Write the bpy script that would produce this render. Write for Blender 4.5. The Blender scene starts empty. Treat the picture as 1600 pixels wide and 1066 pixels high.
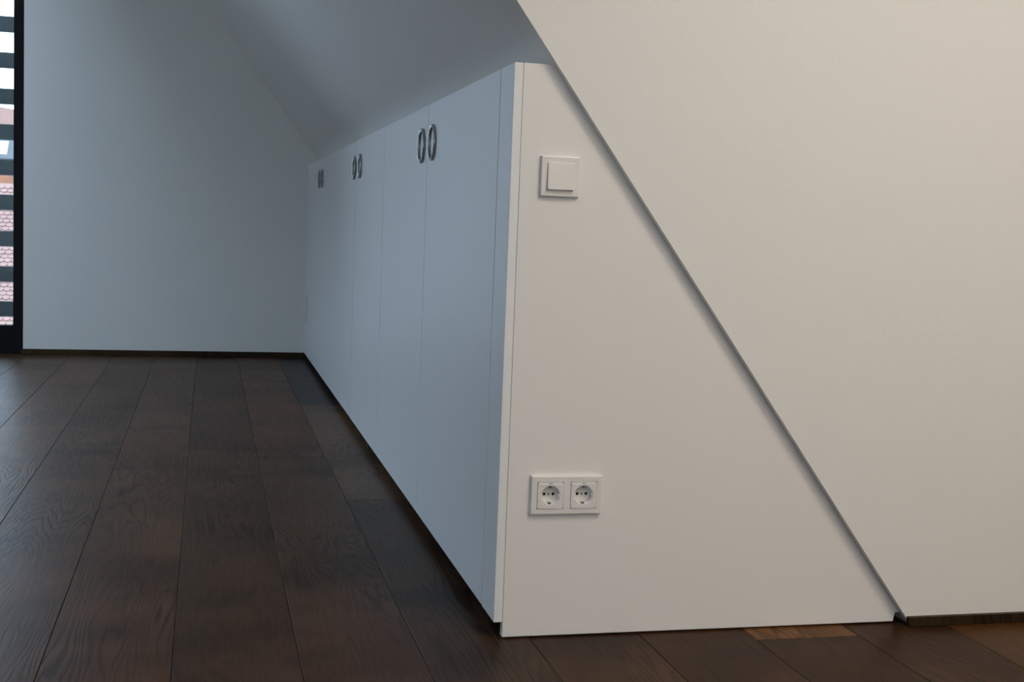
import bpy, bmesh, math, random
from mathutils import Matrix, Vector
random.seed(7)
S = bpy.context.scene
C = S.collection

# ------------------------------------------------------------------ camera
YAW, PITCH, ROLL = 0.2402, -0.0899, 0.0386
CAM = Vector((-0.5888, -2.4703, 0.8515))
F_PX = 1962.34
cam_d = bpy.data.cameras.new('camera')
cam = bpy.data.objects.new('camera', cam_d); C.objects.link(cam)
Fw = Vector((math.sin(YAW)*math.cos(PITCH), math.cos(YAW)*math.cos(PITCH), math.sin(PITCH)))
Rt = Vector((math.cos(YAW), -math.sin(YAW), 0)); Up = Rt.cross(Fw)
R2 = math.cos(ROLL)*Rt + math.sin(ROLL)*Up
U2 = -math.sin(ROLL)*Rt + math.cos(ROLL)*Up
M = Matrix((R2, U2, -Fw)).transposed().to_4x4(); M.translation = CAM
cam.matrix_world = M
cam_d.sensor_width = 36.0; cam_d.sensor_fit = 'HORIZONTAL'
cam_d.lens = F_PX/1600*36; cam_d.clip_start = 0.05; cam_d.clip_end = 300
S.camera = cam

# ------------------------------------------------------------------ world, exposure
w = bpy.data.worlds.new('overcast_sky'); S.world = w; w.use_nodes = True
bg = w.node_tree.nodes['Background']
bg.inputs[0].default_value = (0.61, 0.79, 1.0, 1); bg.inputs[1].default_value = 5.2
S.view_settings.view_transform = 'Standard'; S.view_settings.look = 'None'
S.view_settings.gamma = 1.0; S.view_settings.use_curve_mapping = False
S.view_settings.exposure = 0.30
S.cycles.diffuse_bounces = 8; S.cycles.max_bounces = 14; S.cycles.transparent_max_bounces = 16

def portal(name, loc, rot, sx, sy):
    d = bpy.data.lights.new(name, 'AREA'); d.shape = 'RECTANGLE'; d.size = sx; d.size_y = sy
    d.cycles.is_portal = True
    o = bpy.data.objects.new(name, d); o.location = loc; o.rotation_euler = rot; C.objects.link(o)
    return o

# ------------------------------------------------------------------ dimensions (metres)
H, HB, D = 1.1803, 0.0363, 5.3165          # cabinet height, door bottom, back wall
XS, TA = 0.081, 1.3497                      # where the slope meets cabinet top, slope steepness
T = 0.019                                   # board thickness
YW = -0.0205                                # front of the right wall
CEIL = 2.62
XL, XR, YF = -4.0, 2.4, -4.6                # left wall, right end, wall behind the camera
WX = -1.628                                 # edge of back wall beside the window
def slope_x(z): return XS + (H - z)/TA

# ------------------------------------------------------------------ materials
def mat(name, col, rough=0.5, metal=0.0, bump=None, spec=0.5, var=0.0, emit=None):
    m = bpy.data.materials.new(name); m.use_nodes = True
    nt = m.node_tree; b = nt.nodes['Principled BSDF']
    b.inputs['Base Color'].default_value = (*col, 1); b.inputs['Roughness'].default_value = rough
    b.inputs['Metallic'].default_value = metal; b.inputs['Specular IOR Level'].default_value = spec
    if emit:
        b.inputs['Emission Color'].default_value = (*emit[0], 1); b.inputs['Emission Strength'].default_value = emit[1]
    tc = nt.nodes.new('ShaderNodeTexCoord')
    if var:
        n = nt.nodes.new('ShaderNodeTexNoise'); n.inputs['Scale'].default_value = 3.0; n.inputs['Detail'].default_value = 4
        mx = nt.nodes.new('ShaderNodeMix'); mx.data_type = 'RGBA'
        mx.inputs['A'].default_value = (*[c*(1-var) for c in col], 1); mx.inputs['B'].default_value = (*[min(1, c*(1+var)) for c in col], 1)
        nt.links.new(tc.outputs['Object'], n.inputs['Vector']); nt.links.new(n.outputs['Fac'], mx.inputs['Factor'])
        nt.links.new(mx.outputs['Result'], b.inputs['Base Color'])
    if bump:
        sc, st, dist = bump
        n = nt.nodes.new('ShaderNodeTexNoise'); n.inputs['Scale'].default_value = sc; n.inputs['Detail'].default_value = 3
        bp = nt.nodes.new('ShaderNodeBump'); bp.inputs['Strength'].default_value = st; bp.inputs['Distance'].default_value = dist
        nt.links.new(tc.outputs['Object'], n.inputs['Vector']); nt.links.new(n.outputs['Fac'], bp.inputs['Height'])
        nt.links.new(bp.outputs['Normal'], b.inputs['Normal'])
    return m

def wood_mat(name, plank=True, base=(0.1, 0.07, 0.05)):
    m = bpy.data.materials.new(name); m.use_nodes = True
    nt = m.node_tree; N = nt.nodes; L = nt.links; b = N['Principled BSDF']
    tc = N.new('ShaderNodeTexCoord'); oi = N.new('ShaderNodeObjectInfo')
    off = N.new('ShaderNodeVectorMath'); off.operation = 'SCALE'; off.inputs[0].default_value = (7.3, 31.7, 0)
    L.new(oi.outputs['Random'], off.inputs['Scale'])
    ad = N.new('ShaderNodeVectorMath'); ad.operation = 'ADD'
    L.new(tc.outputs['Object'], ad.inputs[0]); L.new(off.outputs[0], ad.inputs[1])
    def noise(scale, sc, det, rough=0.5, dist=0.0):
        mp = N.new('ShaderNodeMapping'); mp.inputs['Scale'].default_value = scale
        L.new(ad.outputs[0], mp.inputs['Vector'])
        n = N.new('ShaderNodeTexNoise'); n.inputs['Scale'].default_value = sc; n.inputs['Detail'].default_value = det
        n.inputs['Roughness'].default_value = rough; n.inputs['Distortion'].default_value = dist
        L.new(mp.outputs[0], n.inputs['Vector']); return n.outputs['Fac']
    def math_(op, a, c):
        n = N.new('ShaderNodeMath'); n.operation = op
        for i, v in enumerate((a, c)):
            if isinstance(v, (int, float)): n.inputs[i].default_value = v
            else: L.new(v, n.inputs[i])
        return n.outputs[0]
    def ramp(f, p0, c0, p1, c1):
        r = N.new('ShaderNodeMapRange'); r.inputs['From Min'].default_value = p0; r.inputs['From Max'].default_value = p1
        r.inputs['To Min'].default_value = c0; r.inputs['To Max'].default_value = c1; L.new(f, r.inputs['Value']); return r.outputs[0]
    field = noise((4.2, 0.5, 1), 1.0, 3.0, 0.5, 0.2)
    rings = math_('SINE', math_('MULTIPLY', field, 230.0), 0.0)
    ringa = ramp(rings, 0.0, 0.0, 1.0, 1.0); rmask = ramp(noise((3.0, 1.1, 1), 1.0, 2.0), 0.42, 0.15, 0.62, 0.58)
    ringm = math_('SUBTRACT', 1.05, math_('MULTIPLY', ringa, rmask))
    fibre = ramp(noise((160, 5, 1), 1.0, 4.0, 0.6), 0.3, 0.90, 0.7, 1.09)
    blotch = ramp(noise((2.6, 3.2, 1), 1.0, 3.0, 0.6), 0.34, 0.68, 0.66, 1.25)
    band = ramp(noise((0.8, 2.4, 1), 1.3, 2.0, 0.5), 0.33, 0.70, 0.5, 1.0)
    vo = N.new('ShaderNodeTexVoronoi'); mpv = N.new('ShaderNodeMapping'); mpv.inputs['Scale'].default_value = (3.0, 1.6, 1)
    L.new(ad.outputs[0], mpv.inputs['Vector']); L.new(mpv.outputs[0], vo.inputs['Vector']); vo.inputs['Scale'].default_value = 1.0
    knot = ramp(vo.outputs['Distance'], 0.02, 0.45, 0.085, 1.0)
    f = math_('MULTIPLY', math_('MULTIPLY', math_('MULTIPLY', ringm, fibre), math_('MULTIPLY', blotch, band)), knot)
    mul = N.new('ShaderNodeVectorMath'); mul.operation = 'SCALE'
    if plank: L.new(oi.outputs['Color'], mul.inputs[0])
    else: mul.inputs[0].default_value = base
    L.new(f, mul.inputs['Scale']); L.new(mul.outputs[0], b.inputs['Base Color'])
    L.new(ramp(fibre, 0.8, 0.44, 1.15, 0.32), b.inputs['Roughness'])
    b.inputs['Specular IOR Level'].default_value = 0.07
    bp = N.new('ShaderNodeBump'); bp.inputs['Strength'].default_value = 0.35; bp.inputs['Distance'].default_value = 0.0012
    L.new(math_('ADD', math_('MULTIPLY', ringm, 0.7), fibre), bp.inputs['Height']); L.new(bp.outputs[0], b.inputs['Normal'])
    return m

def glass_mat():
    m = bpy.data.materials.new('window_glass'); m.use_nodes = True
    nt = m.node_tree; N = nt.nodes; N.remove(N['Principled BSDF']); out = N['Material Output']
    tr = N.new('ShaderNodeBsdfTransparent'); tr.inputs[0].default_value = (0.96, 0.98, 0.98, 1)
    gl = N.new('ShaderNodeBsdfGlossy'); gl.inputs['Roughness'].default_value = 0.02
    fr = N.new('ShaderNodeFresnel'); fr.inputs['IOR'].default_value = 1.45
    mx = N.new('ShaderNodeMixShader')
    nt.links.new(fr.outputs[0], mx.inputs[0]); nt.links.new(tr.outputs[0], mx.inputs[1]); nt.links.new(gl.outputs[0], mx.inputs[2])
    nt.links.new(mx.outputs[0], out.inputs[0]); return m

WALL = mat('wall_plaster', (0.83, 0.82, 0.79), 0.75, bump=(260, 0.35, 0.0012))
PAINT = mat('slope_paint', (0.84, 0.83, 0.81), 0.7, bump=(220, 0.12, 0.001))
PANEL = mat('panel_paint', (0.84, 0.82, 0.80), 0.5, bump=(420, 0.10, 0.0006))
LACQ = mat('door_lacquer', (0.84, 0.85, 0.86), 0.42, bump=(380, 0.06, 0.0005))
PLAST = mat('switch_plastic', (0.80, 0.775, 0.755), 0.32)
LABELW = mat('label_strip', (0.88, 0.88, 0.87), 0.25)
HOLE_SHADE = mat('pin_hole_shade', (0.008, 0.008, 0.008), 0.8)  # shade inside the pin holes, put on as black discs
INK = mat('label_ink', (0.06, 0.06, 0.065), 0.7)
SCREWM = mat('screw_metal', (0.33, 0.32, 0.31), 0.4, 0.7)
STEEL = mat('brushed_chrome', (0.42, 0.43, 0.45), 0.24, 1.0)
BLACKF = mat('window_frame_paint', (0.008, 0.008, 0.009), 0.55, spec=0.15)
SLAT = mat('weathered_slat', (0.085, 0.105, 0.115), 0.7, var=0.25)
TILE1 = mat('beaver_tail_tile', (0.215, 0.125, 0.105), 0.85, var=0.25)
TILE2 = mat('far_roof_tile', (0.19, 0.105, 0.085), 0.85, var=0.3)
BRICK = mat('orange_render', (0.21, 0.085, 0.042), 0.85, var=0.35)
ZINC = mat('zinc_flashing', (0.05, 0.055, 0.06), 0.5)
HOUSEW = mat('pale_render', (0.42, 0.36, 0.33), 0.9, var=0.1)
LAMPW = mat('lamp_white', (0.8, 0.8, 0.8), 0.4)
LAMPN = mat('added_neutral_lamp_glow', (0.9, 0.9, 0.9), 0.5, emit=((1.0, 0.92, 0.80), 18.0))  # glow of the added key lamp above the view
LAMPWARM = mat('added_warm_lamp_glow', (0.9, 0.9, 0.9), 0.5, emit=((1.0, 0.86, 0.72), 23.0))  # glow of the added warm fill lamp out of view
CARC = mat('carcass_board', (0.55, 0.55, 0.55), 0.6)
WOOD = wood_mat('smoked_oak_plank')
SKIRT = wood_mat('skirting_oak', False, (0.045, 0.027, 0.014))
PLINTH = mat('plinth_dark', (0.05, 0.035, 0.025), 0.6)
SUBF = mat('subfloor', (0.02, 0.015, 0.012), 0.9)
GLASS = glass_mat()

# ------------------------------------------------------------------ builders
def link(name, me, m, parent=None, loc=None, rot=None):
    if m is not None and not me.materials: me.materials.append(m)
    o = bpy.data.objects.new(name, me); C.objects.link(o)
    if parent: o.parent = parent
    if loc: o.location = loc
    if rot: o.rotation_euler = rot
    return o
def pyd(name, v, f):
    me = bpy.data.meshes.new(name); me.from_pydata(v, [], f); me.validate()
    bm = bmesh.new(); bm.from_mesh(me); bmesh.ops.recalc_face_normals(bm, faces=bm.faces); bm.to_mesh(me); bm.free()
    return me
def bevel_me(me, w, seg=2):
    bm = bmesh.new(); bm.from_mesh(me)
    bmesh.ops.bevel(bm, geom=[e for e in bm.edges if len(e.link_faces) == 2 and e.calc_face_angle(0) > 0.4], offset=w, segments=seg, affect='EDGES', profile=0.5)
    for fc in bm.faces: fc.smooth = False
    bm.to_mesh(me); bm.free(); return me
def box_me(name, a, b, bev=0, seg=2):
    (x0, y0, z0), (x1, y1, z1) = a, b
    v = [(x, y, z) for x in (x0, x1) for y in (y0, y1) for z in (z0, z1)]
    f = [(0, 1, 3, 2), (4, 6, 7, 5), (0, 4, 5, 1), (2, 3, 7, 6), (0, 2, 6, 4), (1, 5, 7, 3)]
    me = pyd(name, v, f)
    return bevel_me(me, bev, seg) if bev else me
def boxes_me(name, lst):
    v, f = [], []
    for (x0, y0, z0), (x1, y1, z1) in lst:
        k = len(v)
        v += [(x, y, z) for x in (x0, x1) for y in (y0, y1) for z in (z0, z1)]
        f += [tuple(k+i for i in q) for q in ((0, 1, 3, 2), (4, 6, 7, 5), (0, 4, 5, 1), (2, 3, 7, 6), (0, 2, 6, 4), (1, 5, 7, 3))]
    return pyd(name, v, f)
def extr_y(name, pts, y0, y1, bev=0):
    """polygon of (x, z) points pushed from y0 to y1"""
    n = len(pts)
    v = [(x, y0, z) for x, z in pts] + [(x, y1, z) for x, z in pts]
    f = [tuple(range(n)), tuple(range(2*n-1, n-1, -1))] + [(i, (i+1) % n, n+(i+1) % n, n+i) for i in range(n)]
    me = pyd(name, v, f)
    return bevel_me(me, bev, 2) if bev else me
def lathe_me(name, prof, seg=64, close=False, axis='x'):
    """profile of (radius, height) turned about an axis pointing to -x (or -y)"""
    v, f = [], []; n = len(prof)
    for i in range(seg):
        a = 2*math.pi*i/seg
        for r, h in prof:
            c, s = r*math.cos(a), r*math.sin(a)
            v.append((-h, c, s) if axis == 'x' else (c, -h, s))
    m = n if close else n-1
    for i in range(seg):
        j = (i+1) % seg
        for k in range(m):
            k2 = (k+1) % n
            f.append((i*n+k, i*n+k2, j*n+k2, j*n+k))
    me = pyd(name, v, f)
    for p in me.polygons: p.use_smooth = True
    return me
def disc_me(name, r, h, seg=24):
    v = [(r*math.cos(2*math.pi*i/seg), y, r*math.sin(2*math.pi*i/seg)) for y in (0, -h) for i in range(seg)]
    f = [tuple(range(seg)), tuple(range(2*seg-1, seg-1, -1))] + [(i, (i+1) % seg, seg+(i+1) % seg, seg+i) for i in range(seg)]
    return pyd(name, v, f)
def tag(o, label, cat=None, group=None, kind=None):
    o['label'] = label
    if cat: o['category'] = cat
    if group: o['group'] = group
    if kind: o['kind'] = kind
    return o
def struct(o, label=None):
    o['kind'] = 'structure'
    if label: o['label'] = label
    return o
def empty(name, loc=(0, 0, 0)):
    o = bpy.data.objects.new(name, None); o.location = loc; o.empty_display_size = 0.1; C.objects.link(o); return o

# ------------------------------------------------------------------ room shell
floor = struct(link('floor', box_me('floor', (XL, YF, -0.10), (XR, D, -0.0145)), SUBF), 'dark smoked oak plank floor')
# planks: 2.0 m by 0.24 m oak boards running towards the back wall
PW, X0 = 0.2398, 0.078
tones = {}
# end joints seen along each row of boards (y of the joint, far to near)
ends = {-7: [3.01, 1.01, -1.0], -6: [4.92, 2.35, -0.7], -5: [4.9, 2.6, -0.8], -4: [4.67, 2.67, -0.75], -3: [4.5, 2.2, -0.9], -2: [4.2, 2.05, -0.7],
        -1: [3.33, 1.33, -0.67], 0: [-0.9], 1: [-0.75], 2: [-0.073, -2.0], 3: [-1.1], 4: [-0.6]}
plank_me = {}
def plank_mesh(wd, ln):
    key = (round(wd, 4), round(ln, 4))
    if key not in plank_me:
        me = box_me('plank', (-wd/2, -ln/2, -0.014), (wd/2, ln/2, 0))
        bevel_me(me, 0.0005, 1); plank_me[key] = me
    return plank_me[key]
BASE = Vector((0.058, 0.0285, 0.0155))
special = {(-1, 0): (0.030, 0.021, 0.017), (-1, 1): (0.086, 0.048, 0.028), (-1, 2): (0.044, 0.023, 0.013),
           (2, 0): (0.17, 0.072, 0.022), (2, 1): (0.038, 0.0155, 0.0055), (3, 0): (0.044, 0.018, 0.0065), (4, 0): (0.080, 0.033, 0.010),
           (1, 0): (0.047, 0.020, 0.008), (0, 0): (0.052, 0.024, 0.0105)}
k0 = math.floor((XL - X0)/PW); k1 = math.ceil((XR - X0)/PW)
for k in range(k0, k1):
    xa, xb = max(XL, X0+k*PW), min(XR, X0+(k+1)*PW)
    if xb - xa < 0.02: continue
    js = list(ends.get(k, [3.4+random.uniform(-1, 1), 1.3+random.uniform(-1, 1), -0.8+random.uniform(-1, 1)]))
    while js[-1] - 2.0 > YF: js.append(js[-1] - 2.0)
    js = [D] + js + [YF]
    for n in range(len(js)-1):
        ya, yb = js[n+1], js[n]
        lim = D if xa < 0.1 else 0.4
        ya, yb = max(YF, ya), min(lim, yb)
        if yb - ya < 0.03: continue
        g = 0.0008
        me = plank_mesh(xb-xa-2*g, yb-ya-2*g)
        o = link('plank', me, WOOD, floor, ((xa+xb)/2, (ya+yb)/2, random.uniform(-0.0003, 0)))
        idx = (k, n)
        t = special.get(idx)
        if t is None:
            s = random.uniform(0.88, 1.12); h = random.uniform(-0.05, 0.05)
            s *= {-3: 0.80, -2: 1.10, -4: 1.15, -5: 0.98, -6: 1.15}.get(k, 1.0)
            t = (BASE.x*s*(1+h), BASE.y*s, BASE.z*s*(1-h))
        o.color = (*t, 1)

# back wall with the tall window beside it
WZ = 2.30; WX2 = -3.10
wb = boxes_me('wall_back', [((WX, D, -0.05), (1.3, D+0.30, CEIL+0.1)), ((XL-0.2, D, -0.05), (WX2, D+0.30, CEIL+0.1)), ((WX2, D, WZ), (WX, D+0.30, CEIL+0.1))])
struct(link('wall_back', wb, WALL))
struct(link('wall_right', extr_y('wall_right', [(slope_x(0.0), 0.0), (XR, 0.0), (XR, CEIL), (slope_x(CEIL), CEIL)], YW, 0.11), WALL))
# sloped ceiling
sx0, sz0, sx1, sz1 = slope_x(-0.06), -0.06, slope_x(CEIL), CEIL
nx, nz = math.sin(math.atan(TA)), math.cos(math.atan(TA)); th = 0.12
struct(link('ceiling_slope', extr_y('ceiling_slope', [(sx0, sz0), (sx1, sz1), (sx1+nx*th, sz1+nz*th), (sx0+nx*th, sz0+nz*th)], 0.11, D), PAINT))
RL = (-3.3, -1.45, -0.1, 5.16)               # opening for the added roof light in the flat ceiling: x0, x1, y0, y1
struct(link('ceiling', boxes_me('ceiling', [((XL-0.2, YF-0.2, CEIL), (RL[0], D+0.3, CEIL+0.2)), ((RL[1], YF-0.2, CEIL), (XR+0.2, D+0.3, CEIL+0.2)),
        ((RL[0], YF-0.2, CEIL), (RL[1], RL[2], CEIL+0.2)), ((RL[0], RL[3], CEIL), (RL[1], D+0.3, CEIL+0.2))]), PAINT))
struct(link('wall_left', box_me('wall_left', (XL-0.2, YF, -0.05), (XL, D, CEIL)), WALL))
FW = (-2.5, -1.2, 0.9, 2.4)                 # opening for the added window behind the camera: x0, x1, z0, z1
struct(link('wall_front', boxes_me('wall_front', [((XL-0.2, YF-0.2, -0.05), (FW[0], YF, CEIL)), ((FW[1], YF-0.2, -0.05), (XR+0.2, YF, CEIL)),
        ((FW[0], YF-0.2, -0.05), (FW[1], YF, FW[2])), ((FW[0], YF-0.2, FW[3]), (FW[1], YF, CEIL))]), WALL))
struct(link('wall_end', box_me('wall_end', (XR, YF, -0.05), (XR+0.2, 0.11, CEIL)), WALL))
# skirting
struct(link('baseboard_back', box_me('baseboard_back', (WX-0.006, D-0.012, 0), (0.02, D+0.001, 0.036), 0.002), SKIRT))
struct(link('baseboard_right', box_me('baseboard_right', (0.943, YW-0.012, 0), (XR, YW+0.001, 0.0212), 0.0015), SKIRT))

# window beside the back wall: black frame, glass
win = struct(empty('window_1', ((WX+WX2)/2, D+0.10, 0)), 'tall black framed window at the end of the back wall')
cx = (WX+WX2)/2
def wpart(name, a, b, m, bev=0.003):
    return link(name, box_me(name, (a[0]-cx, a[1]-D-0.10, a[2]), (b[0]-cx, b[1]-D-0.10, b[2]), bev), m, win)
fy0, fy1 = D+0.06, D+0.13
wpart('frame_stile', (-1.692, fy0, 0), (WX+0.0, fy1, WZ), BLACKF)
wpart('frame_stile', (WX2, fy0, 0), (WX2+0.07, fy1, WZ), BLACKF)
wpart('bottom_rail', (WX2+0.07, fy0, 0.0), (-1.692, fy1, 0.166), BLACKF)
wpart('top_rail', (WX2+0.07, fy0, WZ-0.09), (-1.692, fy1, WZ), BLACKF)
wpart('pane', (WX2+0.06, D+0.092, 0.15), (-1.685, D+0.098, WZ-0.08), GLASS, 0)
wpart('threshold', (WX2, D-0.001, -0.05), (WX, D+0.30, 0.001), SKIRT, 0)
# unseen roof light, added for the cool light on doors and back wall
win2 = struct(empty('added_roof_light', ((RL[0]+RL[1])/2, (RL[2]+RL[3])/2, CEIL+0.2)), 'large unseen roof light added in the flat ceiling for cool light')
hx, hy_ = (RL[1]-RL[0])/2, (RL[3]-RL[2])/2
for q in (((-hx, -hy_), (-hx+0.06, hy_)), ((hx-0.06, -hy_), (hx, hy_)), ((-hx+0.06, -hy_), (hx-0.06, -hy_+0.06)), ((-hx+0.06, hy_-0.06), (hx-0.06, hy_))):
    link('frame_bar', box_me('frame_bar', (*q[0], -0.05), (*q[1], 0.02)), BLACKF, win2)
link('pane', box_me('pane', (-hx+0.05, -hy_+0.05, -0.006), (hx-0.05, hy_-0.05, 0.0)), GLASS, win2)
# unseen window behind the camera, added to brighten back wall and right wall
win3 = struct(empty('added_front_window', ((FW[0]+FW[1])/2, YF-0.1, FW[2])), 'unseen black framed window added in the front wall for more daylight')
fx, fz = (FW[1]-FW[0])/2, FW[3]-FW[2]
for q in (((-fx, 0), (-fx+0.06, fz)), ((fx-0.06, 0), (fx, fz)), ((-fx+0.06, 0), (fx-0.06, 0.06)), ((-fx+0.06, fz-0.06), (fx-0.06, fz))):
    link('frame_bar', box_me('frame_bar', (q[0][0], -0.03, q[0][1]), (q[1][0], 0.03, q[1][1])), BLACKF, win3)
link('pane', box_me('pane', (-fx+0.05, -0.003, 0.05), (fx-0.05, 0.003, fz-0.05)), GLASS, win3)
portal('portal_front_window', ((FW[0]+FW[1])/2, YF-0.16, (FW[2]+FW[3])/2), (math.radians(90), 0, 0), FW[1]-FW[0], FW[3]-FW[2])
portal('portal_back_window', (cx, D+0.16, WZ/2), (math.radians(-90), 0, 0), WX-WX2, WZ)
portal('portal_roof_light', ((RL[0]+RL[1])/2, (RL[2]+RL[3])/2, CEIL+0.23), (0, 0, 0), RL[1]-RL[0], RL[3]-RL[2])

# ------------------------------------------------------------------ built-in cabinets under the slope
J = [0.120, 1.002, 1.885, 2.735, 3.57, 4.42, D]
gap = [0.006, 0.005, 0.008, 0.012, 0.003, 0.003, 0.001]
HC = [(0.918, 1.090), (2.582, 2.782), (4.285, 4.455)]
ring_prof = [(0.0490, 0.0), (0.0490, 0.0058), (0.0485, 0.0074), (0.0472, 0.0080), (0.0455, 0.0074), (0.0398, 0.0050), (0.0390, 0.0042), (0.0390, 0.0)]
ring_me = lathe_me('handle', ring_prof, 72, True)
labels = ['white double-door cabinet next to the triangular end panel',
          'white double-door cabinet between two other cabinets under the slope',
          'white double-door cabinet reaching the back wall']
def tri_side(x0):                       # cross-section of the carcass below the slope
    return [(x0, 0.06), (slope_x(0.06)-0.02, 0.06), (slope_x(H-0.005)-0.008, H-0.005), (x0, H-0.005)]
for u in range(3):
    ya, yb = J[2*u], J[2*u+2]
    if u == 2: yb -= 0.001
    yc = (ya+yb)/2
    c = empty('built_in_cabinet', (0, yc, 0))
    tag(c, labels[u], 'cabinet', 'built-in cabinets under the slope')
    link('side_panel', extr_y('side_panel', tri_side(0.0205), ya-yc+0.001, ya-yc+T), CARC, c)
    link('side_panel', extr_y('side_panel', tri_side(0.0205), yb-yc-T, yb-yc-0.001), CARC, c)
    link('bottom_board', box_me('bottom_board', (0.0205, ya-yc+T, 0.041), (slope_x(0.06)-0.02, yb-yc-T, 0.06)), CARC, c)
    link('top_board', extr_y('top_board', [(T, H-T), (slope_x(H-T)-0.001, H-T), (XS-0.001, H), (T, H)], ya-yc, yb-yc), LACQ, c)
    link('plinth', box_me('plinth', (0.075, ya-yc, 0), (0.091, yb-yc, 0.041)), PLINTH, c)
    for s in range(2):
        a = J[2*u+s]+gap[2*u+s]/2; b = J[2*u+s+1]-gap[2*u+s+1]/2
        dm = box_me('door', (0, a-yc, HB), (T, b-yc, H), 0.0012, 2)
        d = link('door', dm, LACQ, c)
        hy = HC[u][s]
        h = link('handle', ring_me, STEEL, d, (0.0003, hy-yc, 1.073)); h['label'] = 'round chrome ring pull'

# triangular end panel with corner strip
ep = empty('end_panel', (T, 0.0, 0)); tag(ep, 'large white triangular panel closing the cabinet end, with switch and sockets', 'panel')
ox = T
pp = [(T, 0.0035), (0.9224, 0.0035), (0.9263, 0.0234), (slope_x(0.0238)-0.0012, 0.0238), (XS-0.0004, H), (T, H)]
panel_o = link('panel', extr_y('panel', [(x-ox, z) for x, z in pp], 0, T, 0.0010), PANEL, ep)
cut = link('cutter', boxes_me('cutter', [((0.067+0.013-ox, -0.01, 0.2635+0.012), (0.067+0.139-ox, T+0.01, 0.2635+0.069))]), PANEL, ep)
bo = panel_o.modifiers.new('opening', 'BOOLEAN'); bo.object = cut; bo.operation = 'DIFFERENCE'; bo.solver = 'EXACT'
bpy.context.view_layer.update()
ev = panel_o.evaluated_get(bpy.context.evaluated_depsgraph_get())
pm = bpy.data.meshes.new_from_object(ev); panel_o.modifiers.clear(); panel_o.data = pm; pm.name = 'panel'
bpy.data.objects.remove(cut)
link('corner_strip', box_me('corner_strip', (0-ox, 0.0, HB-0.001), (T-0.0006-ox, J[0]-gap[0]/2, H), 0.0014, 2), LACQ, ep)
link('top_board', extr_y('top_board', [(0, H-T), (slope_x(H-T)-0.001-ox, H-T), (XS-0.001-ox, H), (0, H)], T, J[0]-0.001), LACQ, ep)
link('plinth', box_me('plinth', (0.075-ox, T, 0), (0.091-ox, J[0], 0.041)), PLINTH, ep)
for fx in (0.10, 0.78): link('foot', box_me('foot', (fx, T-0.008, 0), (fx+0.04, T-0.0005, 0.0040)), PLINTH, ep)

# ------------------------------------------------------------------ switch and sockets
def frame_me(name, wd, ht, dep, holes, ch=0.0022):
    """cover frame in the xz plane, front towards -y, rounded outer edge, square openings"""
    xs = sorted({0, wd} | {v for h in holes for v in (h[0], h[1])}); zs = sorted({0, ht} | {v for h in holes for v in (h[2], h[3])})
    bm = bmesh.new()
    steps = [(0.0, 0.0), (0.0, dep-ch), (ch*0.3, dep-ch*0.3), (ch, dep)]
    prev = None
    for ins, h in steps:
        ring = [bm.verts.new((x, -h, z)) for x, z in ((ins, ins), (wd-ins, ins), (wd-ins, ht-ins), (ins, ht-ins))]
        if prev:
            for i in range(4): bm.faces.new((prev[i], prev[(i+1) % 4], ring[(i+1) % 4], ring[i]))
        prev = ring
    xs[0], xs[-1], zs[0], zs[-1] = ch, wd-ch, ch, ht-ch
    def inhole(x, z): return any(h[0] < x < h[1] and h[2] < z < h[3] for h in holes)
    for i in range(len(xs)-1):
        for j in range(len(zs)-1):
            if inhole((xs[i]+xs[i+1])/2, (zs[j]+zs[j+1])/2): continue
            bm.faces.new([bm.verts.new((x, -dep, z)) for x, z in ((xs[i], zs[j]), (xs[i+1], zs[j]), (xs[i+1], zs[j+1]), (xs[i], zs[j+1]))])
    for h in holes:
        q = [(h[0], h[2]), (h[1], h[2]), (h[1], h[3]), (h[0], h[3])]
        for i in range(4):
            (xa, za), (xb, zb) = q[i], q[(i+1) % 4]
            bm.faces.new([bm.verts.new(p) for p in ((xa, -dep, za), (xb, -dep, zb), (xb, -0.001, zb), (xa, -0.001, za))])
    bmesh.ops.remove_doubles(bm, verts=bm.verts, dist=1e-6); bmesh.ops.recalc_face_normals(bm, faces=bm.faces)
    me = bpy.data.meshes.new(name); bm.to_mesh(me); bm.free(); return me

FS = 0.0808
sw = empty('light_switch', (0.0613, 0, 0.9176)); tag(sw, 'white square rocker light switch on the triangular end panel', 'switch')
a0 = (FS-0.0556)/2
link('cover_frame', frame_me('cover_frame', FS, FS, 0.0098, [(a0, FS-a0, a0, FS-a0)]), PLAST, sw)
link('back_plate', box_me('back_plate', (a0-0.001, -0.006, a0-0.001), (FS-a0+0.001, 0.0, FS-a0+0.001)), PLAST, sw)
rk = link('rocker', box_me('rocker', (-0.0274, -0.007, -0.0274), (0.0274, 0.0, 0.0274), 0.0007), PLAST, sw, (FS/2, -0.0078, FS/2), (math.radians(-5.0), 0, 0))

def insert_me(name, sz, R, depth):
    """square socket insert with a round well"""
    bm = bmesh.new(); seg = 64; hs = sz/2
    outer, front, mid, back = [], [], [], []
    for i in range(seg):
        a = 2*math.pi*(i+0.5)/seg; c, s = math.cos(a), math.sin(a); k = hs/max(abs(c), abs(s))
        outer.append(bm.verts.new((k*c, 0, k*s))); front.append(bm.verts.new(((R+0.001)*c, 0, (R+0.001)*s)))
        mid.append(bm.verts.new((R*c, 0.001, R*s))); back.append(bm.verts.new((R*0.97*c, depth, R*0.97*s)))
    rim = [bm.verts.new((v.co.x, 0.006, v.co.z)) for v in outer]
    for i in range(seg):
        j = (i+1) % seg
        for p, q in ((rim, outer), (outer, front), (front, mid), (mid, back)):
            fc = bm.faces.new((p[i], p[j], q[j], q[i]))
            fc.smooth = p is mid
    bm.faces.new(back)
    bmesh.ops.recalc_face_normals(bm, faces=bm.faces)
    me = bpy.data.meshes.new(name); bm.to_mesh(me); bm.free(); return me
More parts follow.
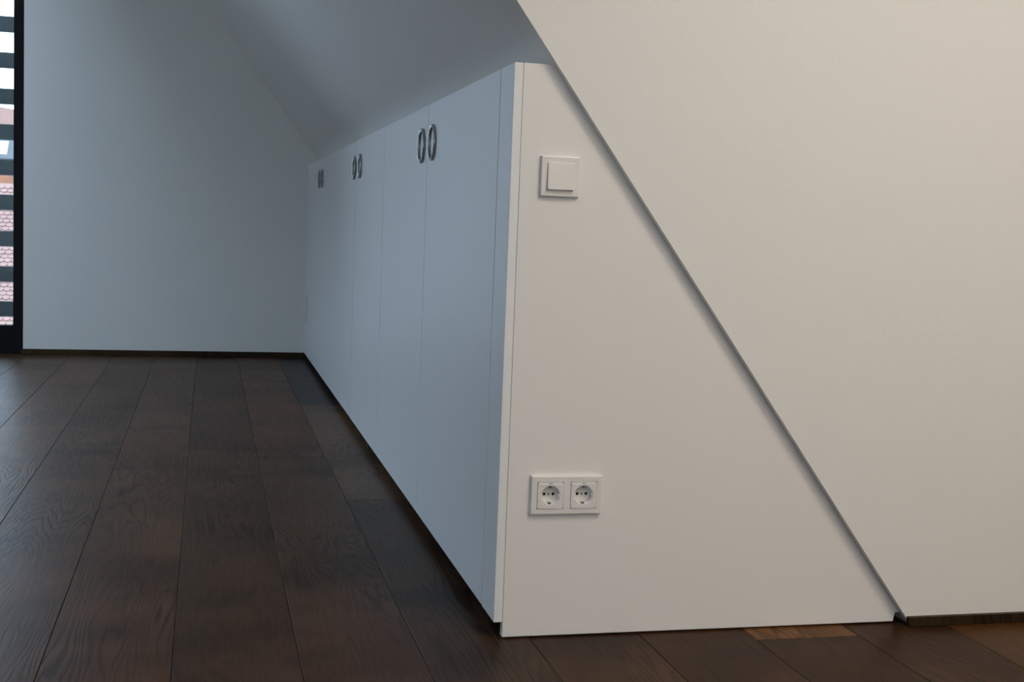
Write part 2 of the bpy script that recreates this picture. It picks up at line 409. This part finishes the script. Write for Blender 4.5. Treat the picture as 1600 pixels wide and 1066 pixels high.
ins_me = insert_me('socket_insert', 0.0550, 0.0196, 0.0165)
def tilt_cap():
    return box_me('label_field', (-0.0258, -0.0006, 0.0205), (0.0258, 0.0004, 0.0268), 0.0003, 1)
lab_me = tilt_cap()
hole_disc_me = disc_me('pin_hole_disc', 0.0031, 0.0004); screw_me = disc_me('screw', 0.0026, 0.0004)
clip_me = boxes_me('earth_clip', [((-0.0022, 0.003, -0.0012), (0.0022, 0.0165, 0.0012)), ((-0.0022, 0.003, -0.0012), (0.0022, 0.0045, 0.003))])
guide_me = box_me('guide_rib', (-0.0016, 0.002, -0.0030), (0.0016, 0.0160, 0.0030), 0.0004, 1)
strokes = [(-0.0030, -0.0022, 0.0236, 0.0266), (-0.0022, -0.0008, 0.0259, 0.0266), (-0.0022, -0.0011, 0.0248, 0.0254), (0.0006, 0.0013, 0.0236, 0.0266), (0.0022, 0.0029, 0.0236, 0.0266)]
ink_a = boxes_me('label_print', [((x0, -0.0009, z0), (x1, -0.0005, z1)) for x0, x1, z0, z1 in strokes])
def socket(parent, x, z, y=-0.0112, prints=True):
    i = link('socket_insert', ins_me, PLAST, parent, (x, y, z))
    lb = link('label_field', lab_me, LABELW, i)
    for sx in (-0.0095, 0.0095): link('pin_hole_disc', hole_disc_me, HOLE_SHADE, i, (sx, 0.0164, 0))
    link('screw', screw_me, SCREWM, i, (0, 0.0164, 0))
    link('earth_clip', clip_me, SCREWM, i, (0, 0, -0.0176)); link('earth_clip', clip_me, SCREWM, i, (0, 0, 0.0178), (0, math.pi, 0))
    for sx in (-1, 1): link('guide_rib', guide_me, PLAST, i, (sx*0.0182, 0, 0))
    if prints: link('label_print', ink_a, INK, i)
so = empty('double_socket', (0.067, 0, 0.2635)); tag(so, 'white double power socket low on the triangular end panel', 'socket')
c1, c2 = 0.0410, 0.1126
hh = 0.0283
link('cover_frame', frame_me('cover_frame', 0.1519, FS, 0.0098, [(c1-hh, c1+hh, FS/2-hh, FS/2+hh), (c2-hh, c2+hh, FS/2-hh, FS/2+hh)]), PLAST, so)
socket(so, c1, FS/2); socket(so, c2, FS/2)

# double socket on the last cabinet door, beside the back wall
fs = empty('wall_socket', (0, D-0.16, 0.325)); tag(fs, 'small white upright double socket on the cabinet face by the back wall', 'socket')
link('housing', box_me('housing', (-0.020, -0.040, -0.078), (0.0002, 0.040, 0.078), 0.003), PLAST, fs)
for dz in (-0.036, 0.036):
    link('socket_insert', lathe_me('socket_insert', [(0.0001, 0.001), (0.019, 0.001), (0.020, 0.003), (0.027, 0.003), (0.027, 0.0)], 32), PLAST, fs, (-0.0195, 0, dz))

# ------------------------------------------------------------------ outside the window
sc = empty('slat_screen', (-2.4, D+0.325, 0)); tag(sc, 'grey weathered wooden slat screen outside the tall window', 'screen')
zt = [(1.965, 1.870), (1.760, 1.661), (1.550, 1.454), (1.343, 1.248), (1.134, 1.045), (0.929, 0.842), (0.718, 0.626), (0.507, 0.419), (0.301, 0.212)]
def back(z): return CAM.z + (z-CAM.z)*(5.6415-CAM.y)/(5.47-CAM.y)
zs_ = [((back(a)+back(b))/2, back(a)-back(b)) for a, b in zt]
slat_me = box_me('slat', (-0.97, -0.010, -0.047), (0.97, 0.010, 0.047), 0.003, 1)
for zc, hgt in [(zs_[0][0]+0.424, .094), (zs_[0][0]+0.212, .094)]+zs_+[(zs_[-1][0]-0.212, .094)]:
    link('slat', slat_me, SLAT, sc, (0, 0, zc))
for px in (-0.93, 0.93): link('post', box_me('post', (px-0.03, 0.010, -0.6), (px+0.03, 0.07, 2.6)), SLAT, sc)

def pix(u, v, y):                       # point on the plane y = const behind a photo pixel
    d = Fw + (u-800)/F_PX*R2 - (v-533)/F_PX*U2
    return CAM + d*((y-CAM.y)/d.y)

# near neighbour: beaver-tail tile roof, 38 m off
nr = empty('neighbour_house', (-6.5, 36, -6.0)); tag(nr, 'neighbour house with pink scalloped tile roof seen through the window slats', 'house')
tw, ex, th_ = 0.19, 0.155, 0.022
tl = 0.19
seg = 6
outl = [(-tw/2*0.97, 0.17), (tw/2*0.97, 0.17)] + [(tw/2*0.97*math.cos(math.pi*i/seg), -0.075*math.sin(math.pi*i/seg)) for i in range(seg+1)]
v, f = [], []
rows, cols = 44, 64
ca, sa = math.cos(math.radians(47)), math.sin(math.radians(47))
RB = Vector((-12.3, 34.0, -3.4)) - nr.location
for r in range(rows):
    for c in range(cols):
        ux = (c + 0.5*(r % 2))*tw; uy = r*ex
        k = len(v); jz = random.uniform(0, 0.008)
        for top in (1, 0):
            for (a, b) in outl:
                lift = (0.055 + jz - 0.20*(b+0.075)) - (0 if top else th_)
                yy, zz = uy+b, lift
                v.append((RB.x+ux+a, RB.y+yy*ca-zz*sa, RB.z+yy*sa+zz*ca))
        n = len(outl)
        f.append(tuple(range(k, k+n)))
        for i in range(1, n-1): f.append((k+i, k+i+1, k+n+i+1, k+n+i))
rt = link('roof_tiles', pyd('roof_tiles', v, f), TILE1, nr); rt['kind'] = 'stuff'
LX = cols*tw
tb = RB + Vector((0, rows*ex*ca, rows*ex*sa))
link('roof_deck', pyd('roof_deck', [(RB.x, RB.y+0.03, RB.z-0.03), (RB.x+LX, RB.y+0.03, RB.z-0.03), (tb.x+LX, tb.y+0.03, tb.z-0.03), (tb.x, tb.y+0.03, tb.z-0.03),
                                    (RB.x, RB.y+0.2, RB.z-0.2), (RB.x+LX, RB.y+0.2, RB.z-0.2), (tb.x+LX, tb.y+0.2, tb.z-0.2), (tb.x, tb.y+0.2, tb.z-0.2)],
                            [(0, 1, 2, 3), (7, 6, 5, 4), (0, 4, 5, 1), (1, 5, 6, 2), (2, 6, 7, 3), (3, 7, 4, 0)]), TILE1, nr)
link('wall', boxes_me('wall', [((RB.x+0.2, RB.y+0.4, -2), (RB.x+LX-0.2, RB.y+0.7, RB.z))]), HOUSEW, nr)

# far house: tall smooth roof with roof window and chimney
fh = empty('far_house', (-7, 44, -6.0)); tag(fh, 'far house with tall reddish roof rising above the scalloped tiles', 'house')
o_ = fh.location
e0 = Vector((-15, 43.0, 0.2)) - o_; LX2 = 14.0
hgt = pix(8, 169, 46.5).z
t0 = Vector((-15, 46.5, hgt+1.1)) - o_; t1 = Vector((-1, 46.5, hgt-1.0)) - o_
link('roof', pyd('roof', [tuple(e0), (e0.x+LX2, e0.y, e0.z), tuple(t1), tuple(t0), (e0.x, e0.y+0.2, e0.z-0.2), (e0.x+LX2, e0.y+0.2, e0.z-0.2), (t1.x, t1.y+0.2, t1.z-0.2), (t0.x, t0.y+0.2, t0.z-0.2)],
     [(0, 1, 2, 3), (7, 6, 5, 4), (0, 4, 5, 1), (1, 5, 6, 2), (2, 6, 7, 3), (3, 7, 4, 0)]), TILE2, fh)
link('wall', boxes_me('wall', [((e0.x+0.3, e0.y+0.3, -2), (e0.x+LX2-0.3, e0.y+0.6, e0.z))]), HOUSEW, fh)
pw_ = pix(6, 235, 44.6) - o_
fr_ = link('roof_window', box_me('roof_window', (-0.42, -0.12, -0.55), (0.42, 0.12, 0.55), 0.02, 1), ZINC, fh, tuple(pw_), (math.radians(-46), 0, 0))
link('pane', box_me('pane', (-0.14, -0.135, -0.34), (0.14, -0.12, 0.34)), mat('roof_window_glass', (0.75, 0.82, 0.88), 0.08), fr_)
pc = pix(6, 292, 43.2) - o_
link('dormer_front', box_me('dormer_front', (pc.x-1.2, pc.y-0.3, pc.z-1.2), (pc.x+0.19, pc.y+0.6, pc.z+0.38)), BRICK, fh)

# ------------------------------------------------------------------ unseen ceiling lamps, added for warm light on end panel and right wall
def lamp(x, y, glow, label):
    l = empty('added_ceiling_lamp', (x, y, CEIL)); tag(l, label, 'lamp', 'added ceiling lamps')
    link('housing', lathe_me('housing', [(0.0, 0.0), (0.37, 0.0), (0.37, 0.07), (0.352, 0.07), (0.352, 0.02), (0.0, 0.02)], 48, axis='y'), LAMPW, l, None, (math.radians(90), 0, 0))
    link('diffuser', disc_me('diffuser', 0.351, 0.012, 48), glow, l, (0, 0, -0.05), (math.radians(90), 0, 0))
lamp(0.95, -1.5, LAMPN, 'unseen round white ceiling lamp added nearer to the right wall')
lamp(0.9, -3.2, LAMPWARM, 'unseen round white ceiling lamp added as warm fill, far from the window')
